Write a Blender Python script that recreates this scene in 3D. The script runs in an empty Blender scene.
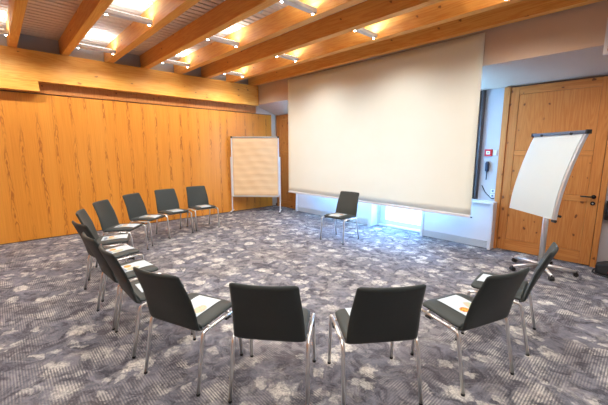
import bpy, bmesh, math, random
from mathutils import Vector, Matrix
random.seed(7)
S = bpy.context.scene
COL = S.collection
PI = math.pi

# ------------------------------------------------------------------ object helpers
def link(name, bm, mat, parent=None, smooth=False, bevel=0.0, seg=2):
    me = bpy.data.meshes.new(name)
    bmesh.ops.recalc_face_normals(bm, faces=bm.faces)
    bm.to_mesh(me); bm.free()
    o = bpy.data.objects.new(name, me); COL.objects.link(o)
    if isinstance(mat, (list, tuple)):
        for m in mat: me.materials.append(m)
    else:
        me.materials.append(mat)
    if smooth:
        for p in me.polygons: p.use_smooth = True
    if bevel:
        b = o.modifiers.new('bevel', 'BEVEL'); b.width = bevel; b.segments = seg
        b.limit_method = 'ANGLE'; b.angle_limit = 0.7
    if parent: o.parent = parent
    return o

def tag(o, label=None, cat=None, group=None, kind=None):
    if label: o['label'] = label
    if cat: o['category'] = cat
    if group: o['group'] = group
    if kind: o['kind'] = kind
    return o

def thing(name, label, cat, loc=(0, 0, 0), rz=0.0, group=None):
    o = bpy.data.objects.new(name, None); COL.objects.link(o)
    o.empty_display_size = 0.1
    o.location = loc; o.rotation_euler = (0, 0, rz)
    return tag(o, label, cat, group)

def part_label(o, label):
    o['label'] = label
    return o

def struct(name, bm, mat, parent=None, **k):
    o = link(name, bm, mat, parent, **k)
    if parent is None: o['kind'] = 'structure'
    return o

def copy_tree(root, loc=None, rz=None):
    r = root.copy(); COL.objects.link(r)
    if loc is not None: r.location = loc
    if rz is not None: r.rotation_euler = (0, 0, rz)
    for ch in list(root.children):
        c = ch.copy(); COL.objects.link(c); c.parent = r
        for g in list(ch.children):
            d = g.copy(); COL.objects.link(d); d.parent = c
    return r

# ------------------------------------------------------------------ mesh helpers
def box(bm, x0, x1, y0, y1, z0, z1, mi=0):
    v = [bm.verts.new(p) for p in ((x0,y0,z0),(x1,y0,z0),(x1,y1,z0),(x0,y1,z0),(x0,y0,z1),(x1,y0,z1),(x1,y1,z1),(x0,y1,z1))]
    for f in ((0,3,2,1),(4,5,6,7),(0,1,5,4),(1,2,6,5),(2,3,7,6),(3,0,4,7)):
        fc = bm.faces.new([v[i] for i in f]); fc.material_index = mi
    return v

def boxm(*a):
    bm = bmesh.new(); box(bm, *a); return bm

def prism(bm, pts, axis, a, b):
    """extrude a 2D polygon along an axis ('x': pts=(y,z), 'y': pts=(x,z), 'z': pts=(x,y))"""
    def P(p, t):
        return {'x': (t, p[0], p[1]), 'y': (p[0], t, p[1]), 'z': (p[0], p[1], t)}[axis]
    A = [bm.verts.new(P(p, a)) for p in pts]; B = [bm.verts.new(P(p, b)) for p in pts]
    bm.faces.new(A); bm.faces.new(B)
    n = len(pts)
    for i in range(n): bm.faces.new((A[i], A[(i+1) % n], B[(i+1) % n], B[i]))

def tube(bm, pts, r, n=10, cap=True):
    pts = [Vector(p) for p in pts]
    rings = []
    rr = r if isinstance(r, (list, tuple)) else [r]*len(pts)
    prev = None
    for i, p in enumerate(pts):
        if i == 0: t = pts[1]-p
        elif i == len(pts)-1: t = p-pts[i-1]
        else: t = (pts[i+1]-p).normalized() + (p-pts[i-1]).normalized()
        t.normalize()
        if prev is None:
            u = t.orthogonal().normalized()
        else:
            u = (prev - t*prev.dot(t))
            u = u.normalized() if u.length > 1e-6 else t.orthogonal().normalized()
        prev = u; w = t.cross(u)
        rings.append([bm.verts.new(p + (u*math.cos(2*PI*k/n) + w*math.sin(2*PI*k/n))*rr[i]) for k in range(n)])
    for a, b in zip(rings, rings[1:]):
        for k in range(n): bm.faces.new((a[k], a[(k+1) % n], b[(k+1) % n], b[k]))
    if cap:
        bm.faces.new(rings[0]); bm.faces.new(rings[-1])

def bend(pts, r=0.04, n=5):
    """round the inner corners of a polyline"""
    pts = [Vector(p) for p in pts]
    out = [pts[0]]
    for i in range(1, len(pts)-1):
        a, b, c = pts[i-1], pts[i], pts[i+1]
        ra = min(r, (a-b).length*0.45, (c-b).length*0.45)
        s = b + (a-b).normalized()*ra; e = b + (c-b).normalized()*ra
        for k in range(n+1):
            t = k/n
            out.append(s*(1-t)**2 + b*2*t*(1-t) + e*t*t)
    out.append(pts[-1])
    return out

def cyl(bm, c, r, h, n=20, axis='z', r2=None):
    c = Vector(c); d = {'x': Vector((1,0,0)), 'y': Vector((0,1,0)), 'z': Vector((0,0,1))}[axis]
    tube(bm, [c - d*h/2, c + d*h/2], [r, r if r2 is None else r2], n)

# ------------------------------------------------------------------ material helpers
def srgb(r, g, b):
    f = lambda c: (c/255)/12.92 if c/255 <= 0.04045 else ((c/255+0.055)/1.055)**2.4
    return (f(r), f(g), f(b), 1)

def new_mat(name):
    m = bpy.data.materials.new(name); m.use_nodes = True
    nt = m.node_tree; b = nt.nodes['Principled BSDF']
    return m, nt, b

def plain(name, col, rough=0.6, metal=0.0, noise=0.0, scale=20, spec=0.5, bump=0.0):
    m, nt, b = new_mat(name)
    b.inputs['Roughness'].default_value = rough
    b.inputs['Metallic'].default_value = metal
    b.inputs['Specular IOR Level'].default_value = spec
    N = nt.nodes
    if noise or bump:
        tc = N.new('ShaderNodeTexCoord'); nz = N.new('ShaderNodeTexNoise')
        nz.inputs['Scale'].default_value = scale; nz.inputs['Detail'].default_value = 5
        nt.links.new(tc.outputs['Object'], nz.inputs['Vector'])
        mx = N.new('ShaderNodeMix'); mx.data_type = 'RGBA'
        mx.inputs[6].default_value = tuple(c*(1-noise) for c in col[:3])+(1,)
        mx.inputs[7].default_value = tuple(min(1, c*(1+noise)) for c in col[:3])+(1,)
        nt.links.new(nz.outputs['Fac'], mx.inputs[0]); nt.links.new(mx.outputs[2], b.inputs['Base Color'])
        if bump:
            bp = N.new('ShaderNodeBump'); bp.inputs['Strength'].default_value = bump; bp.inputs['Distance'].default_value = 0.002
            nt.links.new(nz.outputs['Fac'], bp.inputs['Height']); nt.links.new(bp.outputs['Normal'], b.inputs['Normal'])
    else:
        b.inputs['Base Color'].default_value = col
    return m

def emis(name, col, strength):
    m, nt, b = new_mat(name)
    b.inputs['Base Color'].default_value = (0.8, 0.8, 0.8, 1)
    b.inputs['Emission Color'].default_value = col
    b.inputs['Emission Strength'].default_value = strength
    return m

class G:
    """small node-graph builder"""
    def __init__(s, nt): s.nt = nt; s.N = nt.nodes; s.L = nt.links
    def put(s, inp, v):
        if hasattr(v, 'is_linked') or isinstance(v, bpy.types.NodeSocket): s.L.new(v, inp)
        elif v is not None: inp.default_value = v
    def math(s, op, a, b=None, c=None, clamp=False):
        n = s.N.new('ShaderNodeMath'); n.operation = op; n.use_clamp = clamp
        s.put(n.inputs[0], a)
        if b is not None: s.put(n.inputs[1], b)
        if c is not None: s.put(n.inputs[2], c)
        return n.outputs[0]
    def sep(s, v):
        n = s.N.new('ShaderNodeSeparateXYZ'); s.L.new(v, n.inputs[0]); return n.outputs
    def comb(s, x, y, z):
        n = s.N.new('ShaderNodeCombineXYZ')
        for i, v in enumerate((x, y, z)): s.put(n.inputs[i], v)
        return n.outputs[0]
    def coord(s, kind='Object'):
        return s.N.new('ShaderNodeTexCoord').outputs[kind]
    def noise(s, v, scale, detail=3, dist=0.0, rough=0.5, out='Fac'):
        n = s.N.new('ShaderNodeTexNoise'); s.L.new(v, n.inputs['Vector'])
        n.inputs['Scale'].default_value = scale; n.inputs['Detail'].default_value = detail
        n.inputs['Distortion'].default_value = dist; n.inputs['Roughness'].default_value = rough
        return n.outputs[out]
    def voro(s, v, scale, feature='F1', rnd=1.0, out='Distance', dim='2D'):
        n = s.N.new('ShaderNodeTexVoronoi'); n.voronoi_dimensions = dim; n.feature = feature; s.L.new(v, n.inputs['Vector'])
        n.inputs['Scale'].default_value = scale; n.inputs['Randomness'].default_value = rnd
        return n.outputs[out]
    def ramp(s, v, stops):
        n = s.N.new('ShaderNodeValToRGB'); s.L.new(v, n.inputs[0])
        e = n.color_ramp.elements
        while len(e) < len(stops): e.new(0.5)
        for el, (p, c) in zip(e, stops): el.position = p; el.color = c if len(c) == 4 else tuple(c)+(1,)
        return n.outputs[0]
    def step(s, v, a, b):
        n = s.N.new('ShaderNodeMapRange'); n.interpolation_type = 'SMOOTHSTEP'
        s.L.new(v, n.inputs[0]); n.inputs[1].default_value = a; n.inputs[2].default_value = b
        return n.outputs[0]
    def mix(s, f, a, b, mode='MIX'):
        n = s.N.new('ShaderNodeMix'); n.data_type = 'RGBA'; n.blend_type = mode
        s.put(n.inputs[0], f); s.put(n.inputs[6], a); s.put(n.inputs[7], b)
        return n.outputs[2]
    def vadd(s, a, b):
        n = s.N.new('ShaderNodeVectorMath'); n.operation = 'ADD'; s.put(n.inputs[0], a); s.put(n.inputs[1], b); return n.outputs[0]
    def vscale(s, a, f):
        n = s.N.new('ShaderNodeVectorMath'); n.operation = 'MULTIPLY'; s.put(n.inputs[0], a); s.put(n.inputs[1], f); return n.outputs[0]
    def bump(s, h, strength, dist=0.003):
        n = s.N.new('ShaderNodeBump'); n.inputs['Strength'].default_value = strength; n.inputs['Distance'].default_value = dist
        s.L.new(h, n.inputs['Height']); return n.outputs[0]

def pine(name, axis, c_light, c_dark, c_knot, knots=True, rough=0.45, board=0.0, few=0.5):
    """softwood, grain running along 'axis'; board > 0 splits it into boards of that width"""
    m, nt, b = new_mat(name); g = G(nt)
    p = g.coord('Object')
    st = {'x': (0.06, 1, 1), 'y': (1, 0.06, 1), 'z': (1, 1, 0.06)}[axis]
    q = g.vscale(p, st)
    if board:
        x, y, z = g.sep(p)
        across = x if axis == 'z' else z
        idx = g.math('FLOOR', g.math('DIVIDE', across, board))
        q = g.vadd(q, g.comb(g.math('MULTIPLY', idx, 3.7), g.math('MULTIPLY', idx, 1.3), g.math('MULTIPLY', idx, 2.1)))
    n1 = g.noise(q, 9, 4, 0.6)
    n2 = g.noise(q, 60, 3, 0.2)
    w = g.math('SINE', g.math('MULTIPLY', n1, 60))
    w = g.math('MULTIPLY_ADD', w, 0.5, 0.5)
    t = g.math('ADD', g.math('MULTIPLY', w, 0.35), g.math('MULTIPLY', n2, 0.4))
    t = g.math('ADD', t, g.math('MULTIPLY', g.noise(q, 2.0, 2), 0.45))
    col = g.ramp(t, [(0.25, c_light), (0.85, c_dark)])
    if board:
        tone = g.math('FRACT', g.math('MULTIPLY', g.math('SINE', g.math('MULTIPLY', idx, 12.99)), 43.7))
        col = g.mix(g.math('MULTIPLY', tone, 0.30), col, c_dark)
    if knots:
        kx, ky, kz = g.sep(p)
        if axis == 'x': kv = g.comb(g.math('MULTIPLY', kx, 0.6), g.math('ADD', ky, kz), 0.0)
        elif axis == 'y': kv = g.comb(g.math('MULTIPLY', ky, 0.6), g.math('ADD', kx, kz), 0.0)
        else: kv = g.comb(g.math('ADD', kx, ky), g.math('MULTIPLY', kz, 0.7), 0.0)
        kp = g.vadd(kv, g.vscale(g.noise(p, 22, 3, out='Color'), (0.045,)*3))
        ksc = 6.0
        d = g.voro(kp, ksc)
        cc = g.sep(g.voro(kp, ksc, out='Color'))
        on = g.step(cc[0], few, few+0.02)
        kr = g.math('MULTIPLY_ADD', cc[1], 0.07, 0.012)
        k = g.math('SUBTRACT', 1.0, g.step(g.math('SUBTRACT', d, kr), 0.0, 0.04))
        halo = g.math('MULTIPLY', g.math('SUBTRACT', 1.0, g.step(d, 0.08, 0.30)), on)
        col = g.mix(g.math('MULTIPLY', halo, 0.35), col, c_dark)
        col = g.mix(g.math('MULTIPLY', g.math('MULTIPLY', k, on), 0.85), col, c_knot)
    nt.links.new(col, b.inputs['Base Color'])
    b.inputs['Roughness'].default_value = rough
    nt.links.new(g.bump(t, 0.12), b.inputs['Normal'])
    return m

def veneer(name):
    """larch veneer, vertical grain, a column of flame figure every 25 cm along Y"""
    m, nt, b = new_mat(name); g = G(nt)
    p = g.coord('Object'); x, y, z = g.sep(p)
    x = g.math('ADD', x, y)
    wob = g.math('MULTIPLY', g.math('SUBTRACT', g.noise(g.comb(0.0, g.math('MULTIPLY', x, 2.0), g.math('MULTIPLY', z, 1.2)), 1.0, 2), 0.5), 0.10)
    yy = g.math('ADD', x, wob)
    cell = g.math('DIVIDE', yy, 0.25)
    idx = g.math('FLOOR', cell)
    rnd = g.math('FRACT', g.math('MULTIPLY', g.math('SINE', g.math('MULTIPLY', idx, 12.99)), 437.5))
    u = g.math('ABSOLUTE', g.math('SUBTRACT', g.math('FRACT', cell), g.math('MULTIPLY_ADD', rnd, 0.34, 0.33)))      # 0 = heart of the leaf
    jit = g.math('MULTIPLY', g.noise(g.comb(g.math('MULTIPLY', x, 14), 0.0, g.math('MULTIPLY', z, 6)), 1.0, 3), 2.6)
    ph = g.math('ADD', g.math('MULTIPLY', g.math('POWER', u, 1.6), 22), g.math('MULTIPLY', z, 2.4))
    ph = g.math('ADD', g.math('ADD', ph, jit), g.math('MULTIPLY', idx, 1.37))
    ring = g.math('MULTIPLY_ADD', g.math('SINE', g.math('MULTIPLY', ph, 6.283)), 0.5, 0.5)
    ring = g.math('POWER', ring, 1.4)
    zone = g.math('SUBTRACT', 1.0, g.step(u, 0.04, 0.20))
    pres = g.step(g.noise(g.comb(g.math('MULTIPLY', idx, 5.3), 0.0, g.math('MULTIPLY', z, 1.3)), 1.0, 2), 0.32, 0.56)
    flame = g.math('MULTIPLY', g.math('MULTIPLY', ring, zone), pres)
    fine = g.noise(g.comb(g.math('MULTIPLY', x, 70), 0.0, g.math('MULTIPLY', z, 1.5)), 1.0, 4)
    base = g.ramp(fine, [(0.25, srgb(230, 154, 54)), (0.75, srgb(211, 131, 38))])
    broad = g.noise(g.comb(g.math('MULTIPLY', x, 3.0), 0.0, g.math('MULTIPLY', z, 0.25)), 1.0, 2)
    base = g.mix(g.math('MULTIPLY', g.step(broad, 0.4, 0.7), 0.35), base, srgb(234, 164, 70))
    col = g.mix(g.math('MULTIPLY', flame, 0.75), base, srgb(158, 76, 16))
    nt.links.new(col, b.inputs['Base Color'])
    b.inputs['Roughness'].default_value = 0.42
    return m

def carpet(name):
    m, nt, b = new_mat(name); g = G(nt)
    p = g.coord('Object'); x, y, z = g.sep(p)
    def jit(scale, amp, det):
        return g.vscale(g.vadd(g.noise(p, scale, det, out='Color'), (-0.5, -0.5, -0.5)), (amp, amp, 0.0))
    q = g.vadd(p, jit(3.5, 0.25, 4))
    q2 = g.vadd(q, jit(18, 0.16, 5))
    # worn pale blossoms of two sizes over a cloudy ground
    d = g.voro(q2, 3.3); cr = g.sep(g.voro(q2, 3.3, out='Color'))
    big = g.math('MULTIPLY', g.math('SUBTRACT', 1.0, g.step(d, 0.18, 0.34)), g.step(cr[0], 0.50, 0.54))
    petal = g.step(g.voro(q2, 13, 'DISTANCE_TO_EDGE'), 0.01, 0.10)
    big = g.math('MULTIPLY', big, g.math('MULTIPLY_ADD', petal, 0.5, 0.5))
    d2 = g.voro(q2, 7.5); cr2 = g.sep(g.voro(q2, 7.5, out='Color'))
    small = g.math('MULTIPLY', g.math('SUBTRACT', 1.0, g.step(d2, 0.22, 0.42)), g.step(cr2[1], 0.55, 0.60))
    cloud = g.step(g.noise(q, 5.0, 8, 0.6, 0.68), 0.50, 0.68)
    pale = g.math('MAXIMUM', big, g.math('MAXIMUM', g.math('MULTIPLY', small, 0.7), g.math('MULTIPLY', cloud, 0.38)))
    worn = g.step(g.noise(p, 14, 6, 0.8, 0.72), 0.36, 0.60)
    pale = g.math('MULTIPLY', pale, g.math('MULTIPLY_ADD', worn, 0.75, 0.25))
    # woven ribs, turned a quarter between the two widths of carpet
    par = g.math('GREATER_THAN', g.math('ADD', x, g.math('MULTIPLY', g.noise(p, 1.5, 2), 0.5)), -0.85)
    ax = g.math('ADD', g.math('MULTIPLY', x, par), g.math('MULTIPLY', y, g.math('SUBTRACT', 1.0, par)))
    ribs = g.math('MULTIPLY_ADD', g.math('SINE', g.math('MULTIPLY', ax, 2*PI/0.017)), 0.5, 0.5)
    rmask = g.step(g.noise(p, 2.2, 3, 0.5), 0.44, 0.56)
    grain = g.noise(g.vscale(p, (1, 1, 0)), 60, 4, 0.0, 0.7)
    streak = g.noise(q, 7, 7, 1.2, 0.72)
    dark = g.mix(g.step(streak, 0.30, 0.68), srgb(60, 60, 68), srgb(128, 128, 140))
    brown = g.step(g.noise(p, 1.1, 3), 0.48, 0.66)
    dark = g.mix(g.math('MULTIPLY', brown, 0.35), dark, srgb(98, 88, 88))
    dark = g.mix(g.math('MULTIPLY', g.step(grain, 0.45, 0.7), 0.30), dark, srgb(146, 144, 150))
    light = g.mix(g.step(grain, 0.35, 0.7), srgb(188, 186, 182), srgb(232, 228, 220))
    rr = g.math('MULTIPLY', ribs, rmask)
    f = g.math('MULTIPLY', pale, g.math('SUBTRACT', 1.0, g.math('MULTIPLY', rr, 0.80)))
    col = g.mix(f, dark, light)
    lines = g.math('MULTIPLY', g.math('MULTIPLY', g.math('SUBTRACT', 1.0, ribs), rmask), g.step(streak, 0.42, 0.58))
    col = g.mix(g.math('MULTIPLY', lines, 0.34), col, srgb(190, 184, 176))
    col = g.mix(g.math('MULTIPLY', rr, 0.28), col, srgb(52, 50, 56))
    nt.links.new(col, b.inputs['Base Color'])
    b.inputs['Roughness'].default_value = 0.95
    b.inputs['Specular IOR Level'].default_value = 0.15
    nt.links.new(g.bump(grain, 0.5, 0.004), b.inputs['Normal'])
    return m

def fabric(name, col):
    m, nt, b = new_mat(name); g = G(nt)
    p = g.coord('Object')
    n = g.noise(p, 380, 2); n2 = g.noise(p, 6, 3)
    c = g.mix(n, tuple(v*0.72 for v in col[:3])+(1,), tuple(v*1.3 for v in col[:3])+(1,))
    c = g.mix(g.math('MULTIPLY', n2, 0.3), c, tuple(v*1.5 for v in col[:3])+(1,))
    nt.links.new(c, b.inputs['Base Color'])
    b.inputs['Roughness'].default_value = 0.58
    b.inputs['Specular IOR Level'].default_value = 0.45
    b.inputs['Sheen Weight'].default_value = 0.05
    nt.links.new(g.bump(n, 0.35, 0.001), b.inputs['Normal'])
    return m

def kraft(name):
    m, nt, b = new_mat(name); g = G(nt)
    p = g.coord('Object'); x, y, z = g.sep(p)
    n = g.noise(g.comb(g.math('MULTIPLY', x, 1.5), 0.0, g.math('MULTIPLY', z, 9)), 1.0, 4, 0.5)
    fold = g.math('ABSOLUTE', g.math('SUBTRACT', g.math('FRACT', g.math('ADD', g.math('MULTIPLY', z, 6.2), g.math('MULTIPLY', n, 0.5))), 0.5))
    crease = g.math('SUBTRACT', 1.0, g.step(fold, 0.0, 0.10))
    c = g.mix(n, srgb(236, 208, 168), srgb(226, 194, 150))
    c = g.mix(g.math('MULTIPLY', crease, 0.15), c, srgb(205, 168, 122))
    nt.links.new(c, b.inputs['Base Color']); b.inputs['Roughness'].default_value = 0.7
    h = g.math('ADD', n, g.math('MULTIPLY', crease, 0.5))
    nt.links.new(g.bump(h, 0.3, 0.006), b.inputs['Normal'])
    return m

def leaflet(name):
    """white printed sheet: heading lines, a warm food-like photo, a green sketch (local x -.105...105, y -.148...148)"""
    m, nt, b = new_mat(name); g = G(nt)
    p = g.coord('Object'); x, y, z = g.sep(p)
    def ell(cx, cy, rx, ry, soft=0.25):
        dx = g.math('DIVIDE', g.math('SUBTRACT', x, cx), rx); dy = g.math('DIVIDE', g.math('SUBTRACT', y, cy), ry)
        d = g.math('ADD', g.math('MULTIPLY', dx, dx), g.math('MULTIPLY', dy, dy))
        d = g.math('ADD', d, g.math('MULTIPLY', g.math('SUBTRACT', g.noise(p, 40, 3), 0.5), 0.9))
        return g.math('SUBTRACT', 1.0, g.step(d, 1-soft, 1+soft))
    c = g.mix(g.noise(p, 12, 2), srgb(200, 212, 220), srgb(182, 198, 210))
    # lines of small print
    ln = g.step(g.math('SINE', g.math('MULTIPLY', y, 2*PI/0.011)), 0.2, 0.5)
    zone = g.math('MULTIPLY', g.math('MULTIPLY', g.step(y, 0.02, 0.025), g.math('SUBTRACT', 1.0, g.step(y, 0.10, 0.105))),
                  g.math('SUBTRACT', 1.0, g.step(g.math('ABSOLUTE', x), 0.07, 0.075)))
    c = g.mix(g.math('MULTIPLY', g.math('MULTIPLY', ln, zone), 0.25), c, srgb(90, 100, 110))
    food = g.mix(g.step(g.noise(p, 90, 2), 0.4, 0.6), srgb(236, 176, 60), srgb(176, 84, 24))
    c = g.mix(ell(-0.040, -0.045, 0.038, 0.034), c, food)
    c = g.mix(g.math('MULTIPLY', ell(0.055, -0.03, 0.042, 0.060), 0.8), c, g.mix(g.step(g.noise(p, 70, 2), 0.45, 0.6), srgb(150, 180, 140), srgb(210, 150, 110)))
    c = g.mix(g.math('MULTIPLY', ell(0.02, -0.105, 0.070, 0.020), 0.8), c, srgb(70, 90, 120))
    nt.links.new(c, b.inputs['Base Color']); b.inputs['Roughness'].default_value = 0.45
    return m

# ------------------------------------------------------------------ materials
M = {}
M['carpet'] = carpet('carpet')
M['veneer'] = veneer('larch_veneer')
BL, BD, BK = srgb(244, 188, 98), srgb(226, 150, 66), srgb(140, 76, 34)
M['beam'] = pine('spruce_beam', 'x', BL, BD, BK, few=0.80)
M['glulam'] = pine('glued_spruce', 'y', srgb(244, 188, 92), srgb(228, 156, 62), srgb(150, 90, 40), few=0.72)
M['door_v'] = pine('knotty_pine_upright', 'z', srgb(204, 140, 74), srgb(180, 110, 48), srgb(84, 40, 18), board=0.14)
M['door_h'] = pine('knotty_pine_level', 'x', srgb(204, 140, 74), srgb(180, 110, 48), srgb(84, 40, 18))
M['plank'] = plain('ceiling_plank', srgb(240, 222, 204), 0.6, noise=0.05, scale=2.5)
M['gap'] = plain('shadow_gap', srgb(104, 86, 74), 0.9)
M['wall'] = plain('white_plaster', srgb(182, 180, 184), 0.85, noise=0.03, scale=30, bump=0.1)
M['bulkhead'] = plain('beige_plaster', srgb(206, 186, 168), 0.85, noise=0.03, scale=8, bump=0.1)
M['white'] = plain('white_lacquer', srgb(216, 219, 226), 0.35, noise=0.02, scale=5)
M['grille'] = plain('pale_grey_metal', srgb(214, 218, 220), 0.45, metal=0.2)
M['fabric'] = fabric('dark_green_grey_fabric', (0.0165, 0.0230, 0.0230))
M['chrome'] = plain('chrome', (0.86, 0.85, 0.84, 1), 0.30, metal=1.0, noise=0.03)
M['black'] = plain('black_plastic', (0.012, 0.012, 0.013, 1), 0.4, noise=0.1)
m_, n_, b_ = new_mat('projection_cloth'); g_ = G(n_)
n_.links.new(g_.mix(g_.noise(g_.coord('Object'), 3, 2), srgb(240, 243, 235), srgb(235, 239, 228)), b_.inputs['Base Color']); b_.inputs['Roughness'].default_value = 0.8
tl = n_.nodes.new('ShaderNodeBsdfTranslucent'); tl.inputs[0].default_value = (0.85, 0.82, 0.72, 1)
mxs = n_.nodes.new('ShaderNodeMixShader'); mxs.inputs[0].default_value = 0.10
n_.links.new(b_.outputs[0], mxs.inputs[1]); n_.links.new(tl.outputs[0], mxs.inputs[2]); n_.links.new(mxs.outputs[0], n_.nodes['Material Output'].inputs[0])
M['screen'] = m_
M['alu'] = plain('silver_aluminium', (0.72, 0.73, 0.75, 1), 0.32, metal=0.85, noise=0.04)
M['greybar'] = plain('slate_blue_metal', srgb(96, 112, 136), 0.4, metal=0.3)
M['kraft'] = kraft('kraft_paper')
M['paper'] = plain('white_paper', srgb(198, 212, 218), 0.6, noise=0.015, scale=14)
M['leaflet'] = leaflet('printed_leaflet')
M['red'] = plain('red_plastic', srgb(196, 24, 30), 0.4, noise=0.05)
M['curtain'] = plain('grey_curtain', srgb(84, 76, 76), 0.95, noise=0.12, scale=40)
M['navy'] = plain('navy_plastic', srgb(28, 40, 64), 0.4, noise=0.05)
M['iron'] = plain('dark_iron', (0.02, 0.02, 0.022, 1), 0.35, metal=0.7)
M['lamp_on'] = emis('spot_lens', (1.0, 0.95, 0.86, 1), 60)
M['tube_on'] = emis('uplight_tube', (0.86, 0.94, 1.0, 1), 4)
M['bag'] = plain('black_nylon', (0.02, 0.02, 0.022, 1), 0.7, noise=0.3, scale=60, bump=0.4)
M['snow'] = plain('pale_terrace', srgb(222, 228, 236), 0.9, noise=0.05, scale=4)

# window glass: see-through with a faint reflection
gm, gnt, gb = new_mat('clear_glass')
gnt.nodes.remove(gb); gg = G(gnt)
tr = gnt.nodes.new('ShaderNodeBsdfTransparent'); gl = gnt.nodes.new('ShaderNodeBsdfGlossy'); gl.inputs['Roughness'].default_value = 0.03
ms = gnt.nodes.new('ShaderNodeMixShader'); fr = gnt.nodes.new('ShaderNodeFresnel'); fr.inputs[0].default_value = 1.3
gnt.links.new(fr.outputs[0], ms.inputs[0]); gnt.links.new(tr.outputs[0], ms.inputs[1]); gnt.links.new(gl.outputs[0], ms.inputs[2])
gnt.links.new(ms.outputs[0], gnt.nodes['Material Output'].inputs[0])
M['glass'] = gm

# ------------------------------------------------------------------ room
XL, XR, YF, YB = -7.52, 2.2, -2.7, 5.97       # panel face, right wall, front wall, window wall
ZC = 3.53
struct('floor', boxm(XL-0.2, XR+0.2, YF-0.2, YB, -0.08, 0.0), M['carpet'])
# left wall: veneered folding partition
struct('wall_left', boxm(XL-0.15, XL, YF, 5.80, 0.015, 2.572), M['veneer'])
b = bmesh.new(); box(b, XL-0.15, XL-0.012, YF, YB+0.1, 0.0, 0.0148); box(b, XL-0.15, XL-0.01, YF, 5.8, 2.5722, 2.588)
struct('trim_1', b, M['gap'])                                            # shadow gaps above and below the panels
struct('trim_2', boxm(XL-0.15, XL+0.02, YF, 5.27, 2.5885, 2.765), M['door_v'])  # recessed header
struct('wall_left_upper', boxm(XL-0.15, XL, YF, YB+0.1, 3.26, ZC+0.1), M['wall'])
struct('wall_left_end', boxm(XL-0.15, XL-0.005, 5.8005, YB+0.1, 0.015, 3.2595), M['bulkhead'])
struct('wall_left_corner', boxm(XL-0.15, XL-0.004, 5.2705, 5.80, 2.5885, 3.2595), M['bulkhead'])
gl_ = boxm(XL-0.15, -7.35, YF, 5.262, 2.7655, 3.2595)
o = link('edge_beam', gl_, M['glulam'], bevel=0.004)
tag(o, 'long glued timber beam running along the top of the orange panelled wall', 'beam')
o = link('track_casing', boxm(XL+0.0205, -7.352, YF, 0.70, 2.598, 2.765), M['glulam'], bevel=0.003)
tag(o, 'short boxed timber casing under the left end of the edge beam', 'casing')
# right and front walls
struct('wall_right', boxm(XR, XR+0.15, YF, YB+0.1, 0.0, ZC+0.1), M['wall'])
struct('wall_front', boxm(XL-0.15, XR+0.15, YF-0.15, YF, 0.0, ZC+0.1), M['veneer'])
# window wall pieces (Y 5.97 .. 6.15)
b = bmesh.new()
Y0, Y1 = YB, 6.15
box(b, XL-0.15, -5.60, Y0, Y1, 0, ZC+.1)
box(b, -5.60, -4.10, Y0, Y1, 0, 0.80); box(b, -4.10, -4.02, Y0, Y1, 0, 2.50)
box(b, -2.96, -2.88, Y0, Y1, 0, 2.50); box(b, -2.88, -2.06, Y0, Y1, 0, 0.80)
box(b, -5.60, -2.06, Y0, Y1, 2.50, ZC+.1)
box(b, -2.06, XR+.15, Y0, Y1, 0, ZC+.1)
struct('wall_back', b, M['wall'])
# bulkhead with sloping underside
b = bmesh.new(); prism(b, [(5.27, 2.80), (5.27, ZC), (YB, ZC), (YB, 2.575)], 'x', XL, XR)
struct('trim_3', b, M['bulkhead'])
b = boxm(-1.72, -0.40, 5.955, YB-0.0005, 2.566, 2.574)
struct('trim_4', b, M['gap'])

# planked ceiling: boards running along Y, gaps between
b = bmesh.new(); x = XL-0.1
k = 0
while x < XR+0.1:
    box(b, x+0.018, x+0.112, YF, 5.27, ZC, ZC+0.02); x += 0.13
o = struct('ceiling', b, M['plank'])
struct('ceiling_void', boxm(XL-0.15, XR+0.15, YF-0.1, YB+0.1, ZC+0.05, ZC+0.1), M['gap'])

# windows
def window(n, x0, x1, z0, z1, y=6.05, mull=()):
    b = bmesh.new(); t = 0.06
    box(b, x0, x0+t, y, y+0.06, z0, z1); box(b, x1-t, x1, y, y+0.06, z0, z1)
    box(b, x0+t, x1-t, y, y+0.06, z0, z0+t); box(b, x0+t, x1-t, y, y+0.06, z1-t, z1)
    for m_ in mull: box(b, m_-t/2, m_+t/2, y, y+0.06, z0+t, z1-t)
    o = struct('window_%d' % n, b, M['white'])
    g_ = link('pane', boxm(x0+t, x1-t, y+0.025, y+0.035, z0+t, z1-t), M['glass'], o)
    return o
window(1, -5.60, -4.10, 0.80, 2.50, mull=(-4.85,))
window(2, -2.88, -2.06, 0.80, 2.50)
# glazed terrace door
b = bmesh.new(); x0, x1, y = -4.02, -2.96, 6.08
box(b, x0, x0+.13, y, y+.07, 0.02, 2.5); box(b, x1-.10, x1, y, y+.07, 0.02, 2.5)
box(b, x0+.13, x1-.10, y, y+.07, 0.03, 0.12); box(b, x0+.13, x1-.10, y, y+.07, 2.39, 2.5)
dd = struct('door_2', b, M['white'])
link('pane', boxm(x0+.13, x1-.10, y+.03, y+.04, 0.12, 2.39), M['glass'], dd)
part_label(link('threshold', boxm(x0, x1, YB-0.0, y+.08, -0.02, 0.015), M['grille'], dd), 'grey metal threshold')
# terrace outside the glass
tag(link('terrace', boxm(-9, 3, 6.16, 12, -0.30, -0.10), M['snow']), 'pale sunlit terrace beyond the glass door', 'terrace', kind='structure')

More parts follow.
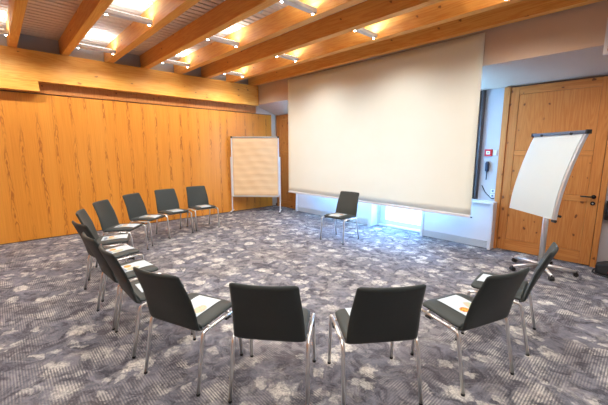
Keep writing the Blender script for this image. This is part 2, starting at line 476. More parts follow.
# ------------------------------------------------------------------ wooden door (right) and cupboard front (left)
def pine_leaf(root, x0, x1, z0, z1, y, rails, stile, name='door_leaf'):
    """frame-and-panel leaf, front face at y"""
    b = bmesh.new()
    box(b, x0, x0+stile, y, y+.035, z0, z1); box(b, x1-stile, x1, y, y+.035, z0, z1)
    lf = link('stile', b, M['door_v'], root, bevel=0.002)
    b = bmesh.new()
    for a, c in rails: box(b, x0+stile+.001, x1-stile-.001, y+.0008, y+.035, a, c)
    link('rail', b, M['door_h'], root, bevel=0.002)
    zs = []
    for (a, c), (d, e) in zip(rails, rails[1:]):
        link('panel', boxm(x0+stile+.002, x1-stile-.002, y+.006, y+.030, c+.002, d-.002), M['door_v'], root, bevel=0.004)

d1 = bpy.data.objects.new('door_1', None); COL.objects.link(d1); d1['kind'] = 'structure'
pine_leaf(d1, -1.645, -0.475, 0.012, 2.552, 5.915, [(0.012, 0.19), (0.90, 0.98), (1.53, 1.60), (2.44, 2.552)], 0.115)
b = bmesh.new()
box(b, -1.735, -1.650, 5.90, 5.968, 0, 2.566); box(b, -0.468, -0.405, 5.90, 5.968, 0, 2.566)
link('door_frame', b, M['door_v'], d1, bevel=0.003)
link('door_gap', boxm(-1.649, -0.4685, 5.952, 5.966, 0.0, 2.565), M['gap'], d1)
b = bmesh.new(); tube(b, bend([(-0.525, 5.912, 0.975), (-0.525, 5.865, 0.975), (-0.66, 5.862, 0.975)], 0.015), 0.010, 10); 
cyl(b, (-0.525, 5.908, 0.975), 0.027, 0.012, 20, 'y')
part_label(link('door_handle', b, M['iron'], d1, smooth=True), 'black lever handle')
b = bmesh.new(); cyl(b, (-0.525, 5.908, 0.885), 0.027, 0.012, 20, 'y')
kh = link('lock_rose', b, M['iron'], d1, smooth=False)
b = bmesh.new(); cyl(b, (-0.525, 5.899, 0.885), 0.009, 0.008, 12, 'y'); link('key_cylinder', b, M['alu'], kh)

d3 = bpy.data.objects.new('door_3', None); COL.objects.link(d3); d3['kind'] = 'structure'
pine_leaf(d3, -7.385, -6.50, 0.012, 2.565, 5.915, [(0.012, 0.19), (1.50, 1.60), (2.44, 2.565)], 0.115)
b = bmesh.new(); box(b, -7.43, -7.388, 5.905, 5.968, 0, 2.572); box(b, -6.497, -6.45, 5.905, 5.968, 0, 2.572)
link('door_frame', b, M['door_v'], d3)
link('door_gap', boxm(-7.388, -6.497, 5.952, 5.966, 0, 2.57), M['gap'], d3)
struct('baseboard_left', boxm(XL+0.0005, -7.432, 5.93, YB-.0005, 0, 0.075), M['gap'])

# ------------------------------------------------------------------ radiator covers under the windows
def radiator_cover(x0, x1, label, posts):
    t = thing('radiator_cover', label, 'radiator cover', ((x0+x1)/2, 5.86, 0))
    c = (x0+x1)/2
    X0, X1 = x0-c, x1-c
    yb, yf = 0.108, -0.11
    link('front_panel', boxm(X0+.045, X1-.045, yf+.012, yf+.030, 0.125, 0.735), M['white'], t, bevel=.002)
    b = bmesh.new()
    box(b, X0+.045, X1-.045, yf+.030, yf+.040, 0.01, 0.12)
    for i in range(5): box(b, X0+.045, X1-.045, yf+.012, yf+.030, 0.014+i*.0225, 0.014+i*.0225+.014)
    part_label(link('vent_grille', b, M['grille'], t), 'grey slatted grille along the bottom')
    link('sill', boxm(X0-.0, X1+.0, yf-.045, yb, 0.745, 0.775), M['white'], t, bevel=.006)
    for a, e in posts:
        b = bmesh.new()
        prism(b, [(yf-.02, 0.0), (yf, 0.55), (yf-.035, 0.7445), (yb, 0.7445), (yb, 0.0)], 'x', a-c, e-c)
        link('end_panel', b, M['white'], t, bevel=.003)
    return t
radiator_cover(-6.44, -4.02, 'white radiator cover under the left half of the screen, behind the lone chair', [(-6.44, -6.395), (-4.10, -4.02)])
radiator_cover(-2.90, -1.69, 'white radiator cover between the glass door and the pine door', [(-2.90, -2.855), (-1.735, -1.69)])

# curtain hanging beside the screen
b = bmesh.new()
n = 60; xs = [-2.36 + 0.36*i/n for i in range(n+1)]
fr_, bk_ = [], []
for i, xx in enumerate(xs):
    yy = 5.90 + 0.022*math.sin(i/n*2*PI*5.2)
    fr_.append((xx, yy-.003)); bk_.append((xx, yy+.003))
prism(b, fr_+bk_[::-1], 'z', 0.79, 2.56)
tag(link('curtain', b, M['curtain'], smooth=True), 'narrow grey curtain hanging at the right edge of the projection screen', 'curtain')

# fire call point, switch, handset, sockets on the white wall strip
t = thing('fire_call_point', 'small red square fire alarm call point on the white wall strip', 'fire alarm', (-1.90, YB, 1.565))
link('housing', boxm(-.055, .055, -.042, -.001, -.055, .055), M['red'], t, bevel=.006)
link('call_plate', boxm(-.028, .028, -.046, -.0425, -.026, .026), M['white'], t)
b = bmesh.new(); cyl(b, (0, -.048, 0), .010, .003, 16, 'y'); link('push_dot', b, M['black'], t)
t = thing('light_switch', 'white light switch right beside the red fire call point', 'switch', (-1.805, YB, 1.565))
link('switch_frame', boxm(-.036, .027, -.012, -.001, -.05, .05), M['white'], t, bevel=.003)
link('rocker', boxm(-.025, .018, -.018, -.0125, -.038, .038), M['white'], t, bevel=.003)
t = thing('hand_brush', 'dark blue long-handled brush hanging on the white wall below the fire call point', 'brush', (-1.90, YB, 1.12))
b = bmesh.new(); tube(b, [(0, -.03, 0.0), (0, -.03, .13)], .009, 10); link('handle', b, M['navy'], t, smooth=True)
b = bmesh.new(); tube(b, [(0, -.03, .13), (0, -.03, .15), (0, -.03, .27), (0, -.03, .30)], [.010, .030, .034, .018], 14); link('brush_head', b, M['navy'], t, smooth=True)
b = bmesh.new(); tube(b, [(0, -.001, .285), (0, -.028, .285)], .005, 8); link('hook', b, M['alu'], t)
b = bmesh.new()
tube(b, bend([(-1.965, 5.964, 1.02), (-1.90, 5.964, 0.90), (-1.80, 5.964, 0.81), (-1.76, 5.964, 0.82)], .04), .007, 8)
tag(link('cable', b, M['black'], smooth=True), 'black cable sagging down the white wall above the radiator cover', 'cable')
for i, (z_, lb) in enumerate(((0.94, 'upper small white wall socket above the radiator cover, beside the pine door'),
                              (0.86, 'lower small white wall socket just above the radiator cover sill'))):
    t = thing('wall_socket', lb, 'socket', (-1.79, YB, z_), 0, 'sockets above the radiator cover')
    link('socket_frame', boxm(-.032, .032, -.010, -.001, -.032, .032), M['white'], t, bevel=.003)
    b = bmesh.new(); cyl(b, (0, -.012, 0), .017, .004, 16, 'y'); link('socket_insert', b, M['greybar'], t)

# black box and bag right of the door, vent on the bulkhead
t = thing('wall_box', 'black box with a handle mounted on the white wall right of the pine door', 'wall box', (-0.27, YB, 0.80))
link('body', boxm(-.12, .12, -.07, -.001, -.125, .14), M['black'], t, bevel=.01)
b = bmesh.new(); tube(b, bend([(-.075, -.075, -.10), (-.075, -.105, -.07), (-.075, -.105, .09), (-.075, -.075, .12)], .03), .020, 10)
link('handle', b, M['black'], t, smooth=True)
link('display', boxm(-.02, .09, -.073, -.0705, .04, .10), M['greybar'], t)
t = thing('shoulder_bag', 'black and red bag lying on the carpet at the right of the pine door', 'bag', (-0.17, 5.72, 0))
b = bmesh.new()
bmesh.ops.create_cube(b, size=1)
bmesh.ops.subdivide_edges(b, edges=b.edges, cuts=5, use_grid_fill=True)
for v in b.verts:
    c_ = v.co; r_ = 1 - 0.25*(abs(c_.x)*2)**4 - 0.1*(abs(c_.y)*2)**3
    v.co = Vector((c_.x*0.44, c_.y*0.26*r_, (c_.z+0.5)*0.16*(1-0.35*(abs(c_.x)*2)**2*(c_.z+.5)) + 0.006*math.sin(c_.x*30)*math.cos(c_.y*20)+.006))
link('bag_body', b, M['bag'], t, smooth=True)
b = bmesh.new(); prism(b, [(-.09, .05), (-.02, .045), (-.01, .085), (-.08, .09)], 'y', -.150, -.118)
part_label(link('red_flap', b, M['red'], t), 'red patch on the front')
b = bmesh.new(); tube(b, bend([(-.18, -.05, .10), (-.26, -.12, .02), (-.12, -.20, .012), (.10, -.17, .012)], .06), .010, 8)
link('strap', b, M['bag'], t, smooth=True)
t = thing('air_vent', 'white framed brown slatted vent high on the bulkhead above the black wall box', 'vent', (-0.29, 5.27, 2.89))
b = bmesh.new(); W_, H_, q = .27, .205, .035
box(b, -W_, -W_+q, -.03, -.001, -H_, H_); box(b, W_-q, W_, -.03, -.001, -H_, H_)
box(b, -W_+q, W_-q, -.03, -.001, H_-q, H_); box(b, -W_+q, W_-q, -.03, -.001, -H_, -H_+q)
link('vent_frame', b, M['white'], t, bevel=.003)
b = bmesh.new()
for i in range(9): prism(b, [(-.020, -.16+i*.036), (-.012, -.155+i*.036), (-.004, -.135+i*.036), (-.010, -.135+i*.036)], 'x', -W_+q, W_-q)
part_label(link('slats', b, M['door_h'], t), 'brown slats')

# ------------------------------------------------------------------ ceiling beams
beam_y = [-0.25, 0.42, 1.12, 1.825, 2.48, 3.175, 3.82, 4.47, 5.12]
names = ['ceiling beam that runs just past the left edge of the photograph',
         'leftmost visible ceiling beam, meeting the edge beam near the left border',
         'second ceiling beam from the left, dark side facing the planked bay',
         'third ceiling beam from the left, brightly lit by the two nearest lamps',
         'fourth ceiling beam from the left, between planked bay and lit bay',
         'fifth ceiling beam from the left, passing right of the smoke detector',
         'sixth ceiling beam from the left, third one out from the screen',
         'yellow-lit ceiling beam next to last before the projection screen',
         'last ceiling beam, directly in front of the projection screen top']
for y_, lb in zip(beam_y, names):
    w = 0.055 if y_ < 1.5 else 0.06
    o = link('ceiling_beam', boxm(-4.87, 4.87, -w, w, 0, ZC-3.2605-.0005), M['beam'], bevel=.004)
    o.location = (-2.65, y_, 3.2605)
    tag(o, lb, 'beam', 'ceiling beams')

# ------------------------------------------------------------------ lamps between the beams
bays = [(-0.195, 0.365), (1.175, 1.765), (2.54, 3.115), (3.88, 4.41)]
lamp_x = [-6.73, -4.89, -3.12, -1.35, 0.45]
def make_lamp(L, label):
    t = thing('batten_lamp', label, 'lamp', (0, 0, 3.285), 0, 'battens between the beams')
    h = L/2 - .004
    link('housing', boxm(-.042, .042, -h, h, 0, .050), M['white'], t, bevel=.004)
    part_label(link('light_tube', boxm(-.022, .022, -h+.05, h-.05, .0505, .058), M['tube_on'], t), 'glowing tube on top of the housing')
    for s in (-1, 1):
        b = bmesh.new(); cyl(b, (0, s*(h-.035), -.007), .018, .014, 18)
        sp = link('end_spot', b, M['white'], t, smooth=False)
        b = bmesh.new(); cyl(b, (0, s*(h-.035), -.016), .014, .004, 18)
        part_label(link('lens', b, M['lamp_on'], sp), 'bright warm lens')
    return t

UP, DN = 8.5, 34.0
def lamp_lights(x, y0, y1, k=1.0):
    L = y1-y0
    a = bpy.data.lights.new('uplight', 'AREA'); a.shape = 'RECTANGLE'; a.size = 0.05; a.size_y = L-.1
    a.energy = UP; a.color = (0.66, 0.85, 1.0)
    o = bpy.data.objects.new('uplight', a); COL.objects.link(o)
    o.location = (x, (y0+y1)/2, 3.345); o.rotation_euler = (PI, 0, 0)
    for yy in (y0+.04, y1-.04):
        s = bpy.data.lights.new('downlight', 'SPOT'); s.energy = DN*k; s.color = (1.0, 0.935, 0.86)
        s.spot_size = 2.75; s.spot_blend = 0.7; s.shadow_soft_size = 0.03
        o = bpy.data.objects.new('downlight', s); COL.objects.link(o)
        o.location = (x, yy, 3.25)

bayname = ['in the bay at left border', 'in first full lit bay', 'in the smoke detector bay', 'in the bay nearest the screen']
posname = ['closest to orange wall', 'second from orange wall', 'third from orange wall', 'fourth from orange wall', 'fifth from orange wall']
first = {}
for bi, (y0, y1) in enumerate(bays):
    proto = None
    for xi, x in enumerate(lamp_x):
        lb = 'white batten lamp %s, %s' % (bayname[bi], posname[xi])
        if proto is None:
            proto = make_lamp(y1-y0, lb); t = proto
        else:
            t = copy_tree(proto)
        t['label'] = lb; t.location = (x, (y0+y1)/2, 3.285)
        lamp_lights(x, y0, y1, 1.25 if bi == 3 else 1.0)

for x in lamp_x: lamp_lights(x, -1.50, -0.93, 0.22)      # unseen lights without fixtures, added to brighten the wall behind the camera

# smoke detector
t = thing('smoke_detector', 'small round white smoke detector on the plank ceiling', 'smoke detector', (-4.0, 2.91, ZC))
b = bmesh.new(); tube(b, [(0, 0, 0), (0, 0, -.012), (0, 0, -.03)], [.055, .055, .045], 24); link('base', b, M['white'], t)
b = bmesh.new(); tube(b, [(0, 0, -.0302), (0, 0, -.045), (0, 0, -.052)], [.030, .028, .015], 20); link('sensor_head', b, M['grille'], t, smooth=True)

# ------------------------------------------------------------------ projection screen
t = thing('projection_screen', 'huge cream projection screen hanging in front of the windows', 'projection screen', (-3.98, 5.225, 0.58))
hw = 2.135
b = bmesh.new()
nx, nz = 40, 24
def sc(u, v): return ((u-.5)*2*hw, 0.006*math.sin(u*PI*3+v*2)*(1-v), .045+v*(2.66-.045))
vf = [[b.verts.new((sc(i/nx, j/nz)[0], sc(i/nx, j/nz)[1]-.001, sc(i/nx, j/nz)[2])) for i in range(nx+1)] for j in range(nz+1)]
vb_ = [[b.verts.new((sc(i/nx, j/nz)[0], sc(i/nx, j/nz)[1]+.001, sc(i/nx, j/nz)[2])) for i in range(nx+1)] for j in range(nz+1)]
for A in (vf, vb_):
    for j in range(nz):
        for i in range(nx): b.faces.new((A[j][i], A[j][i+1], A[j+1][i+1], A[j+1][i]))
for j in range(nz):
    for i in (0, nx): b.faces.new((vf[j][i], vf[j+1][i], vb_[j+1][i], vb_[j][i]))
for i in range(nx):
    for j in (0, nz): b.faces.new((vf[j][i], vf[j][i+1], vb_[j][i+1], vb_[j][i]))
link('cloth', b, M['screen'], t, smooth=True)
b = bmesh.new(); box(b, -hw, hw, -.012, .012, 0.0, .0445); link('bottom_bar', b, M['white'], t, bevel=.008)
b = bmesh.new(); cyl(b, (hw+.012, 0, .012), .011, .024, 12, 'x'); cyl(b, (-hw-.012, 0, .012), .011, .024, 12, 'x')
part_label(link('end_cap', b, M['black'], t), 'black end caps of the bottom bar')
link('roller_case', boxm(-hw-.04, hw+.04, -.035, .035, 2.72, 2.83), M['white'], t, bevel=.01)

# ------------------------------------------------------------------ chairs
HT, WT, YT, HB, WB, YBK, HF, YFR = .843, .205, -.342, .422, .230, -.175, .458, .213
def catmull(P, n):
    out = []
    for i in range(len(P)-1):
        p0 = P[max(i-1, 0)]; p1 = P[i]; p2 = P[i+1]; p3 = P[min(i+2, len(P)-1)]
        for k in range(n):
            t_ = k/n
            out.append([0.5*((2*b_) + (c_-a_)*t_ + (2*a_-5*b_+4*c_-d_)*t_*t_ + (3*b_-a_-3*c_+d_)*t_**3) for a_, b_, c_, d_ in zip(p0, p1, p2, p3)])
    out.append(list(P[-1])); return out
def seat_top(y):
    # height of the seat surface at local y
    t_ = (y-(-.16))/(YFR+.16)
    return .452 + .012*max(0, t_) - .030*max(0, (t_-.80)/.2)**2 - 0.008*math.sin(PI*min(1, max(0, t_)))
def slab(profile, thick, dish, corner_a, corner_b, nw=14):
    """profile: (y, z, halfwidth); a padded sheet swept across the width, thickness along its local normal"""
    bm = bmesh.new(); n = len(profile)
    rows = []
    for i, (y, z, w) in enumerate(profile):
        a_ = profile[max(i-1, 0)]; c_ = profile[min(i+1, n-1)]
        ty, tz = c_[0]-a_[0], c_[1]-a_[1]; L = math.hypot(ty, tz); ty /= L; tz /= L
        ny, nz_ = tz, -ty           # towards back/underside
        s0 = sum(math.hypot(profile[j+1][0]-profile[j][0], profile[j+1][1]-profile[j][1]) for j in range(i))
        s1 = sum(math.hypot(profile[j+1][0]-profile[j][0], profile[j+1][1]-profile[j][1]) for j in range(i, n-1))
        ww = w
        for s_, R_ in ((s0, corner_a), (s1, corner_b)):
            if R_ and s_ < R_: ww = w - R_ + math.sqrt(max(0, R_*R_ - (R_-s_)**2))
        e = min(1, math.sqrt(max(0.0, 1-(1-min(1, s0/.018))**2))) if corner_a else 1
        e *= min(1, math.sqrt(max(0.0, 1-(1-min(1, s1/.018))**2))) if corner_b else 1
        top, bot = [], []
        for k in range(nw+1):
            u = -1+2*k/nw
            u = math.sin(u*PI/2)*0.35 + u*0.65
            th = thick*(0.30+0.70*math.sqrt(max(0, 1-abs(u)**6)))*max(.18, e)/2
            d = dish(z, u)
            yy = y - ny*0 + d; 
            top.append(bm.verts.new((u*ww, yy - ny*th, z - nz_*th)))
            bot.append(bm.verts.new((u*ww, yy + ny*th, z + nz_*th)))
        rows.append(top + bot[::-1])
    m_ = len(rows[0])
    for r0, r1 in zip(rows, rows[1:]):
        for k in range(m_): bm.faces.new((r0[k], r0[(k+1) % m_], r1[(k+1) % m_], r1[k]))
    bm.faces.new(rows[0]); bm.faces.new(rows[-1])
    return bm
seat_prof = catmull([(YFR, .425, .214), (YFR-.02, .436, .219), (.12, .442, .225), (.0, .436, .228), (-.12, .432, WB), (-.160, .436, WB)], 7)
back_prof = catmull([(-.150, .416, WB), (-.178, .428, WB), (-.192, .462, WB-.001), (-.220, .54, .227), (-.256, .63, .221), (-.300, .74, .212), (YT, HT, WT)], 7)

def make_chair():
    t = thing('stacking_chair', 'x', 'chair')
    link('seat', slab(seat_prof, .040, lambda z, u: 0, .055, 0), M['fabric'], t, smooth=True)
    link('backrest', slab(back_prof, .030, lambda z, u: .030*u*u*min(1, max(0, (z-.45)/.2)), 0, .018), M['fabric'], t, smooth=True)
    for s in (-1, 1):
        b = bmesh.new(); tube(b, bend([(s*.243, .16, .412), (s*.243, -.10, .408)], .03), .0120, 10)
        link('side_rail', b, M['chrome'], t, smooth=True)
        b = bmesh.new(); tube(b, bend([(s*.243, .155, .412), (s*.243, .212, .405), (s*.246, .235, .012)], .035), .0120, 10)
        l = link('leg', b, M['chrome'], t, smooth=True)
        b = bmesh.new(); cyl(b, (s*.246, .235, .008), .013, .016, 12); link('foot_cap', b, M['black'], l)
        b = bmesh.new(); tube(b, bend([(s*.243, -.095, .408), (s*.243, -.165, .404), (s*.251, -.245, .012)], .035), .0120, 10)
        l = link('leg', b, M['chrome'], t, smooth=True)
        b = bmesh.new(); cyl(b, (s*.251, -.245, .008), .013, .016, 12); link('foot_cap', b, M['black'], l)
        link('row_clip', boxm(s*.243-.016, s*.243+.016, .06, .115, .385, .402), M['black'], t, bevel=.003)
    b = bmesh.new()
    for yy in (.13, -.09): tube(b, [(-.243, yy, .408), (.243, yy, .408)], .009, 8)
    link('cross_bar', b, M['chrome'], t, smooth=True)
    return t

chairs = [
 ((-1.661, 1.292, 0.692), 'dark green-grey chair seen from behind in the foreground, left of the two nearest', 0),
 ((-1.194, 1.759, 0.939), 'dark green-grey chair seen from behind in the foreground, right of the two nearest', 1),
 ((-0.849, 2.414, 1.243), 'dark chair at front right, leaflet with an orange picture showing on its seat', 0),
 ((-0.794, 3.133, 1.692), 'rightmost chair of the ring, in front of the flip chart base, seen edge-on', 0),
 ((-2.217, 0.960, 0.365), 'large dark chair at front left, turned half right, next left of the nearest chairs', 0),
 ((-2.870, 0.880, 0.000), 'dark chair just behind the large front-left chair, its back overlapping that chair', 0),
 ((-3.445, 0.862, 0.045), 'dark chair on the left of the ring, third back from the front-left corner', 0),
 ((-4.177, 0.899, 0.146), 'leftmost chair of the ring, only a slim dark edge of its back showing', 0),
 ((-4.827, 1.026, -0.353), 'chair on the left whose narrow tilted back stands against the orange wall', 0),
 ((-5.490, 1.346, -0.715), 'fourth chair from the pin board, turned half right along the orange wall', 0),
 ((-6.013, 1.877, -0.959), 'third chair from the pin board along the orange wall', 0),
 ((-6.288, 2.440, -1.454), 'second chair from the pin board along the orange wall', 0),
 ((-6.391, 3.083, -1.615), 'chair nearest the pin board, at the end of the row by the orange wall', 0),
 ((-3.796, 4.452, -3.053), 'lone chair facing the camera in front of the projection screen', 0),
]
proto = make_chair()
def leaf_mesh(dx, dy, rot):
    # a sheet draped on the seat surface, in its own frame
    bm = bmesh.new(); n1, n2 = 8, 12
    c_, s_ = math.cos(rot), math.sin(rot)
    A, B = [], []
    for j in range(n2+1):
        ra, rb = [], []
        for i in range(n1+1):
            lx = -.105+.21*i/n1; ly = -.1485+.297*j/n2
            y = dy + s_*lx + c_*ly
            z = seat_surface(y)
            ra.append(bm.verts.new((lx, ly, z+.0044))); rb.append(bm.verts.new((lx, ly, z+.0032)))
        A.append(ra); B.append(rb)
    for Q in (A, B):
        for j in range(n2):
            for i in range(n1): bm.faces.new((Q[j][i], Q[j][i+1], Q[j+1][i+1], Q[j+1][i]))
    for j in range(n2):
        for i in (0, n1): bm.faces.new((A[j][i], A[j+1][i], B[j+1][i], B[j][i]))
    for i in range(n1):
        for j in (0, n2): bm.faces.new((A[j][i], A[j][i+1], B[j][i+1], B[j][i]))
    return bm
def seat_surface(y):
    best = .45
    for a_, c_ in zip(seat_prof, seat_prof[1:]):
        if c_[0] <= y <= a_[0]:
            t_ = (y-a_[0])/(c_[0]-a_[0]) if c_[0] != a_[0] else 0
            best = a_[1]+(c_[1]-a_[1])*t_ + .020
            break
    else:
        best = (seat_prof[0][1] if y > YFR else seat_prof[-1][1]) + .020
    return best
where = ['left chair of the two nearest', 'right chair of the two nearest', 'front-right chair, orange picture showing', 'rightmost chair of the ring',
 'large front-left chair', 'chair just behind the large front-left one', 'third chair back on the left side', 'leftmost chair of the ring',
 'chair with narrow tilted back by orange wall', 'fourth chair from the pin board', 'third chair from the pin board', 'second chair from the pin board',
 'chair nearest the pin board', 'lone chair before the screen']
offs = [(-.01, .035, .04), (-.035, .050, .02), (.012, .015, .03), (.0, .035, -.05), (.015, .020, .03), (.02, .04, -.04), (.0, .045, .05), (.01, .05, .0),
        (.0, .045, .03), (.0, .055, .0), (.01, .05, .1), (.0, .045, -.04), (.0, .05, .03), (.01, .045, .06)]
for i, ((x, y, a), lb, _) in enumerate(chairs):
    t = proto if i == 0 else copy_tree(proto)
    t.location = (x, y, 0); t.rotation_euler = (0, 0, a); t['label'] = lb; t['group'] = 'chairs set in a ring'
    dx, dy, rot = offs[i]
    o = link('leaflet', leaf_mesh(dx, dy, rot), M['leaflet'])
    c_, s_ = math.cos(a), math.sin(a)
    o.location = (x + c_*dx - s_*dy, y + s_*dx + c_*dy, 0.0); o.rotation_euler = (0, 0, a+rot)
    tag(o, 'white printed leaflet on the seat of the ' + where[i], 'leaflet', 'leaflets on the chair seats')

# ------------------------------------------------------------------ pin board in the corner
t = thing('pin_board', 'wheeled pin board covered in brown kraft paper, in the far left corner', 'pin board', (-6.995, 4.865, 0), math.atan2(.86, .85))
W_ = .60
b = boxm(-W_+.01, W_-.01, -.012, .012, .45, 1.92); link('board', b, M['paper'], t)
b = bmesh.new()
nx, nz = 24, 60; rows = []
for j in range(nz+1):
    z = .455+1.455*j/nz
    rows.append([b.verts.new((-W_+.012+(2*W_-.024)*i/nx, -.021-.0025*math.sin(z*39+math.sin(i*.35)*.8)-.003*math.sin(i*.9+z*13), z)) for i in range(nx+1)])
for j in range(nz):
    for i in range(nx): b.faces.new((rows[j][i], rows[j][i+1], rows[j+1][i+1], rows[j+1][i]))
sh = link('paper_sheet', b, M['kraft'], t, smooth=True)
md = sh.modifiers.new('thick', 'SOLIDIFY'); md.thickness = .0015; md.offset = 1
part_label(sh, 'creased brown paper sheet')
b = bmesh.new(); box(b, -W_, W_, -.034, .016, 1.92, 1.950); link('top_rail', b, M['alu'], t, bevel=.003)
b = bmesh.new(); box(b, -W_, W_, -.034, .016, .415, .450); link('bottom_rail', b, M['alu'], t, bevel=.003)
for s in (-1, 1):
    link('frame_side', boxm(s*(W_-.006)-.014, s*(W_-.006)+.014, -.034, .016, .4505, 1.9195), M['white'], t, bevel=.003)
    l = link('post', boxm(s*(W_+.024)-.013, s*(W_+.024)+.013, -.018, .018, .06, 1.44), M['white'], t, bevel=.003)
    l = link('foot', boxm(s*(W_+.024)-.016, s*(W_+.024)+.016, -.20, .20, .045, .0595), M['white'], t, bevel=.003)
    for yy in (-.175, .175):
        b = bmesh.new(); cyl(b, (s*(W_+.024), yy, .0225), .0225, .022, 14, 'x'); link('caster', b, M['black'], l)
for s in (-1, 1):
    b = bmesh.new(); box(b, s*(W_-.01)-.02, s*(W_-.01)+.02, -.037, .019, 1.91, 1.955); link('corner_cap', b, M['black'], t)

# ------------------------------------------------------------------ flip chart
hub = Vector((-0.905, 5.22, 0))
rvec = Vector((.6845, .729, 0)); fvec = Vector((-.729, .6845, 0))
# board local frame: +x along the board to the right end, -y = the face
ang = math.atan2(-.6845, .729)
t = thing('flip_chart', 'white flip chart on a grey wheeled star base before the pine door', 'flip chart', hub, ang)
Rz = Matrix.Rotation(-ang, 3, 'Z')
def loc(s, D, z):
    w = rvec*s + fvec*D - hub; w = Rz @ Vector((w.x, w.y, 0)); return Vector((w.x, w.y, z))
# profile of the curved board: (forward offset s, z)
s_hub = hub.dot(rvec); D_hub = hub.dot(fvec)
top = loc(3.03, 3.95, 1.785); 
W_ = .405; xc = top.x - .0
prof = []
for k in range(21):
    v = k/20
    z = 1.79 - 0.95*v
    y = top.y - .02 - .235*(1-(1-v)**1.6)
    prof.append((y, z))
def curved(bm, xa, xb, th, off, prof, n=8):
    rowsA, rowsB = [], []
    for i, (y, z) in enumerate(prof):
        a_ = prof[max(i-1, 0)]; c_ = prof[min(i+1, len(prof)-1)]
        d = Vector((c_[0]-a_[0], c_[1]-a_[1])).normalized(); nn = Vector((d.y, -d.x))   # front normal has -y
        if nn.x > 0: nn = -nn
        pa = Vector((y, z))+nn*off; pb = pa-nn*th
        rowsA.append([bm.verts.new((xa+(xb-xa)*k/n, pa.x, pa.y)) for k in range(n+1)])
        rowsB.append([bm.verts.new((xa+(xb-xa)*k/n, pb.x, pb.y)) for k in range(n+1)])
    m_ = len(prof)
    for Q in (rowsA, rowsB):
        for j in range(m_-1):
            for k in range(n): bm.faces.new((Q[j][k], Q[j][k+1], Q[j+1][k+1], Q[j+1][k]))
    for j in range(m_-1):
        for k in (0, n): bm.faces.new((rowsA[j][k], rowsA[j+1][k], rowsB[j+1][k], rowsB[j][k]))
    for k in range(n):
        for j in (0, m_-1): bm.faces.new((rowsA[j][k], rowsA[j][k+1], rowsB[j][k+1], rowsB[j][k]))
b = bmesh.new(); curved(b, xc-W_+.03, xc+W_-.03, .012, 0, prof); link('board', b, M['white'], t, smooth=False)
b = bmesh.new(); curved(b, xc-W_+.02, xc+W_-.045, .006, .010, [(y, z) for y, z in prof]); link('paper_pad', b, M['paper'], t, smooth=False)
for xa_, xb_ in ((W_-.030, W_-.006), (-W_+.006, -W_+.018)):
    b = bmesh.new(); curved(b, xc+xa_, xc+xb_, .030, .010, prof, 1)
    part_label(link('edge_profile', b, M['alu'], t), 'silver edge profile')
y0 = top.y-.02
b = bmesh.new(); box(b, xc-W_-.02, xc+W_+.01, y0-.030, y0+.015, 1.780, 1.815); part_label(link('clamp_bar', b, M['greybar'], t, bevel=.006), 'dark grey-blue clamp bar')
b = bmesh.new()
for s in (-.23, .23): cyl(b, (xc+s, y0-.042, 1.785), .014, .014, 14, 'y')
link('paper_peg', b, M['black'], t)
for s in (-1, 1):
    link('bar_end', boxm(xc+s*(W_+.012)-.010, xc+s*(W_+.012)+.010, y0-.034, y0+.019, 1.775, 1.820), M['black'], t)
yb_, zb_ = prof[-1]
b = bmesh.new()
cyl(b, (xc+W_-.02, yb_-.0, zb_-.015), .016, .05, 12, 'x'); cyl(b, (xc+W_-.02, yb_+.05, zb_+.04), .014, .04, 12, 'x')
link('clamp_knob', b, M['black'], t)
b = bmesh.new(); tube(b, [(0, 0, .07), (0, 0, .95)], .033, 16); link('pole', b, M['alu'], t, smooth=True)
b = bmesh.new(); tube(b, [(0, 0, .9502), (0, 0, 1.60)], .024, 16); link('inner_pole', b, M['alu'], t, smooth=True)
b = bmesh.new(); 
def at_z(zq):
    return min(prof, key=lambda q_: abs(q_[1]-zq))[0]
for zq in (1.50, 1.15):
    tube(b, [(0, 0, zq), (xc*.5, at_z(zq)*.6, zq), (xc, at_z(zq)+.014, zq)], .014, 8)
link('bracket', b, M['alu'], t, smooth=True)
b = bmesh.new(); cyl(b, (0, 0, .085), .042, .05, 20); link('hub', b, M['alu'], t)
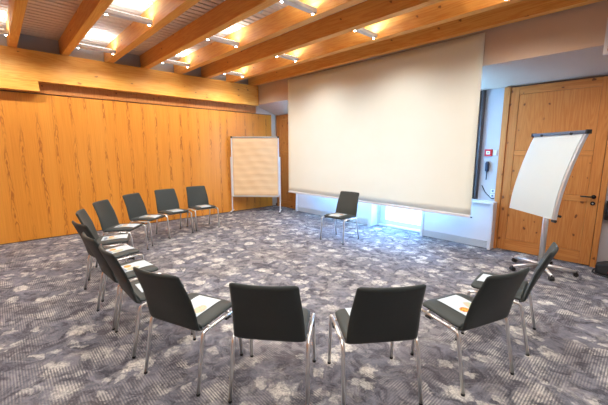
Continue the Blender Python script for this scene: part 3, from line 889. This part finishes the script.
foot_px = [(-1.19, 4.88), (-0.53, 5.06), (-1.22, 5.42), (-0.72, 5.52), (-0.86, 4.80)]
base_a = math.atan2(4.90-hub.y, -1.20-hub.x)
for k in range(5):
    a_ = base_a + 2*PI*k/5 - ang
    d = Vector((math.cos(a_), math.sin(a_), 0))
    b = bmesh.new(); tube(b, [d*.03+Vector((0, 0, .085)), d*.20+Vector((0, 0, .080)), d*.375+Vector((0, 0, .062))], [.026, .023, .017], 10)
    l = link('base_arm', b, M['alu'], t, smooth=True)
    b = bmesh.new(); c_ = d*.375
    p_ = Vector((-d.y, d.x, 0))
    tube(b, [c_+p_*.026+Vector((0, 0, .028)), c_-p_*.026+Vector((0, 0, .028))], .028, 16)
    tube(b, [c_+Vector((0, 0, .045)), c_+Vector((0, 0, .075))], .010, 8)
    link('caster', b, M['black'], l)

# ------------------------------------------------------------------ daylight
w = bpy.data.worlds.new('world'); S.world = w; w.use_nodes = True
nt = w.node_tree; bg = nt.nodes['Background']
bg.inputs[0].default_value = (0.55, 0.75, 1.0, 1); bg.inputs[1].default_value = 6.0
a = bpy.data.lights.new('daylight', 'AREA'); a.shape = 'RECTANGLE'; a.size = 4.2; a.size_y = 2.4; a.energy = 1500; a.color = (0.20, 0.50, 1.0)
o = bpy.data.objects.new('daylight', a); COL.objects.link(o); o.location = (-3.6, 6.9, 1.6); o.rotation_euler = (PI/2-.35, 0, PI)
o.rotation_euler = (Vector((0, -1, -.35))).to_track_quat('-Z', 'Y').to_euler()

# ------------------------------------------------------------------ camera and view
cam = bpy.data.cameras.new('camera'); cam.sensor_fit = 'HORIZONTAL'; cam.sensor_width = 36; cam.lens = 36*328/608; cam.clip_start = .05
co = bpy.data.objects.new('camera', cam); COL.objects.link(co)
co.location = (0, 0, 1.6); co.rotation_euler = (math.radians(90-9.0), 0, math.radians(46.8))
S.camera = co
S.view_settings.view_transform = 'Standard'; S.view_settings.look = 'None'
S.view_settings.exposure = 0.0; S.view_settings.gamma = 1; S.view_settings.use_curve_mapping = False
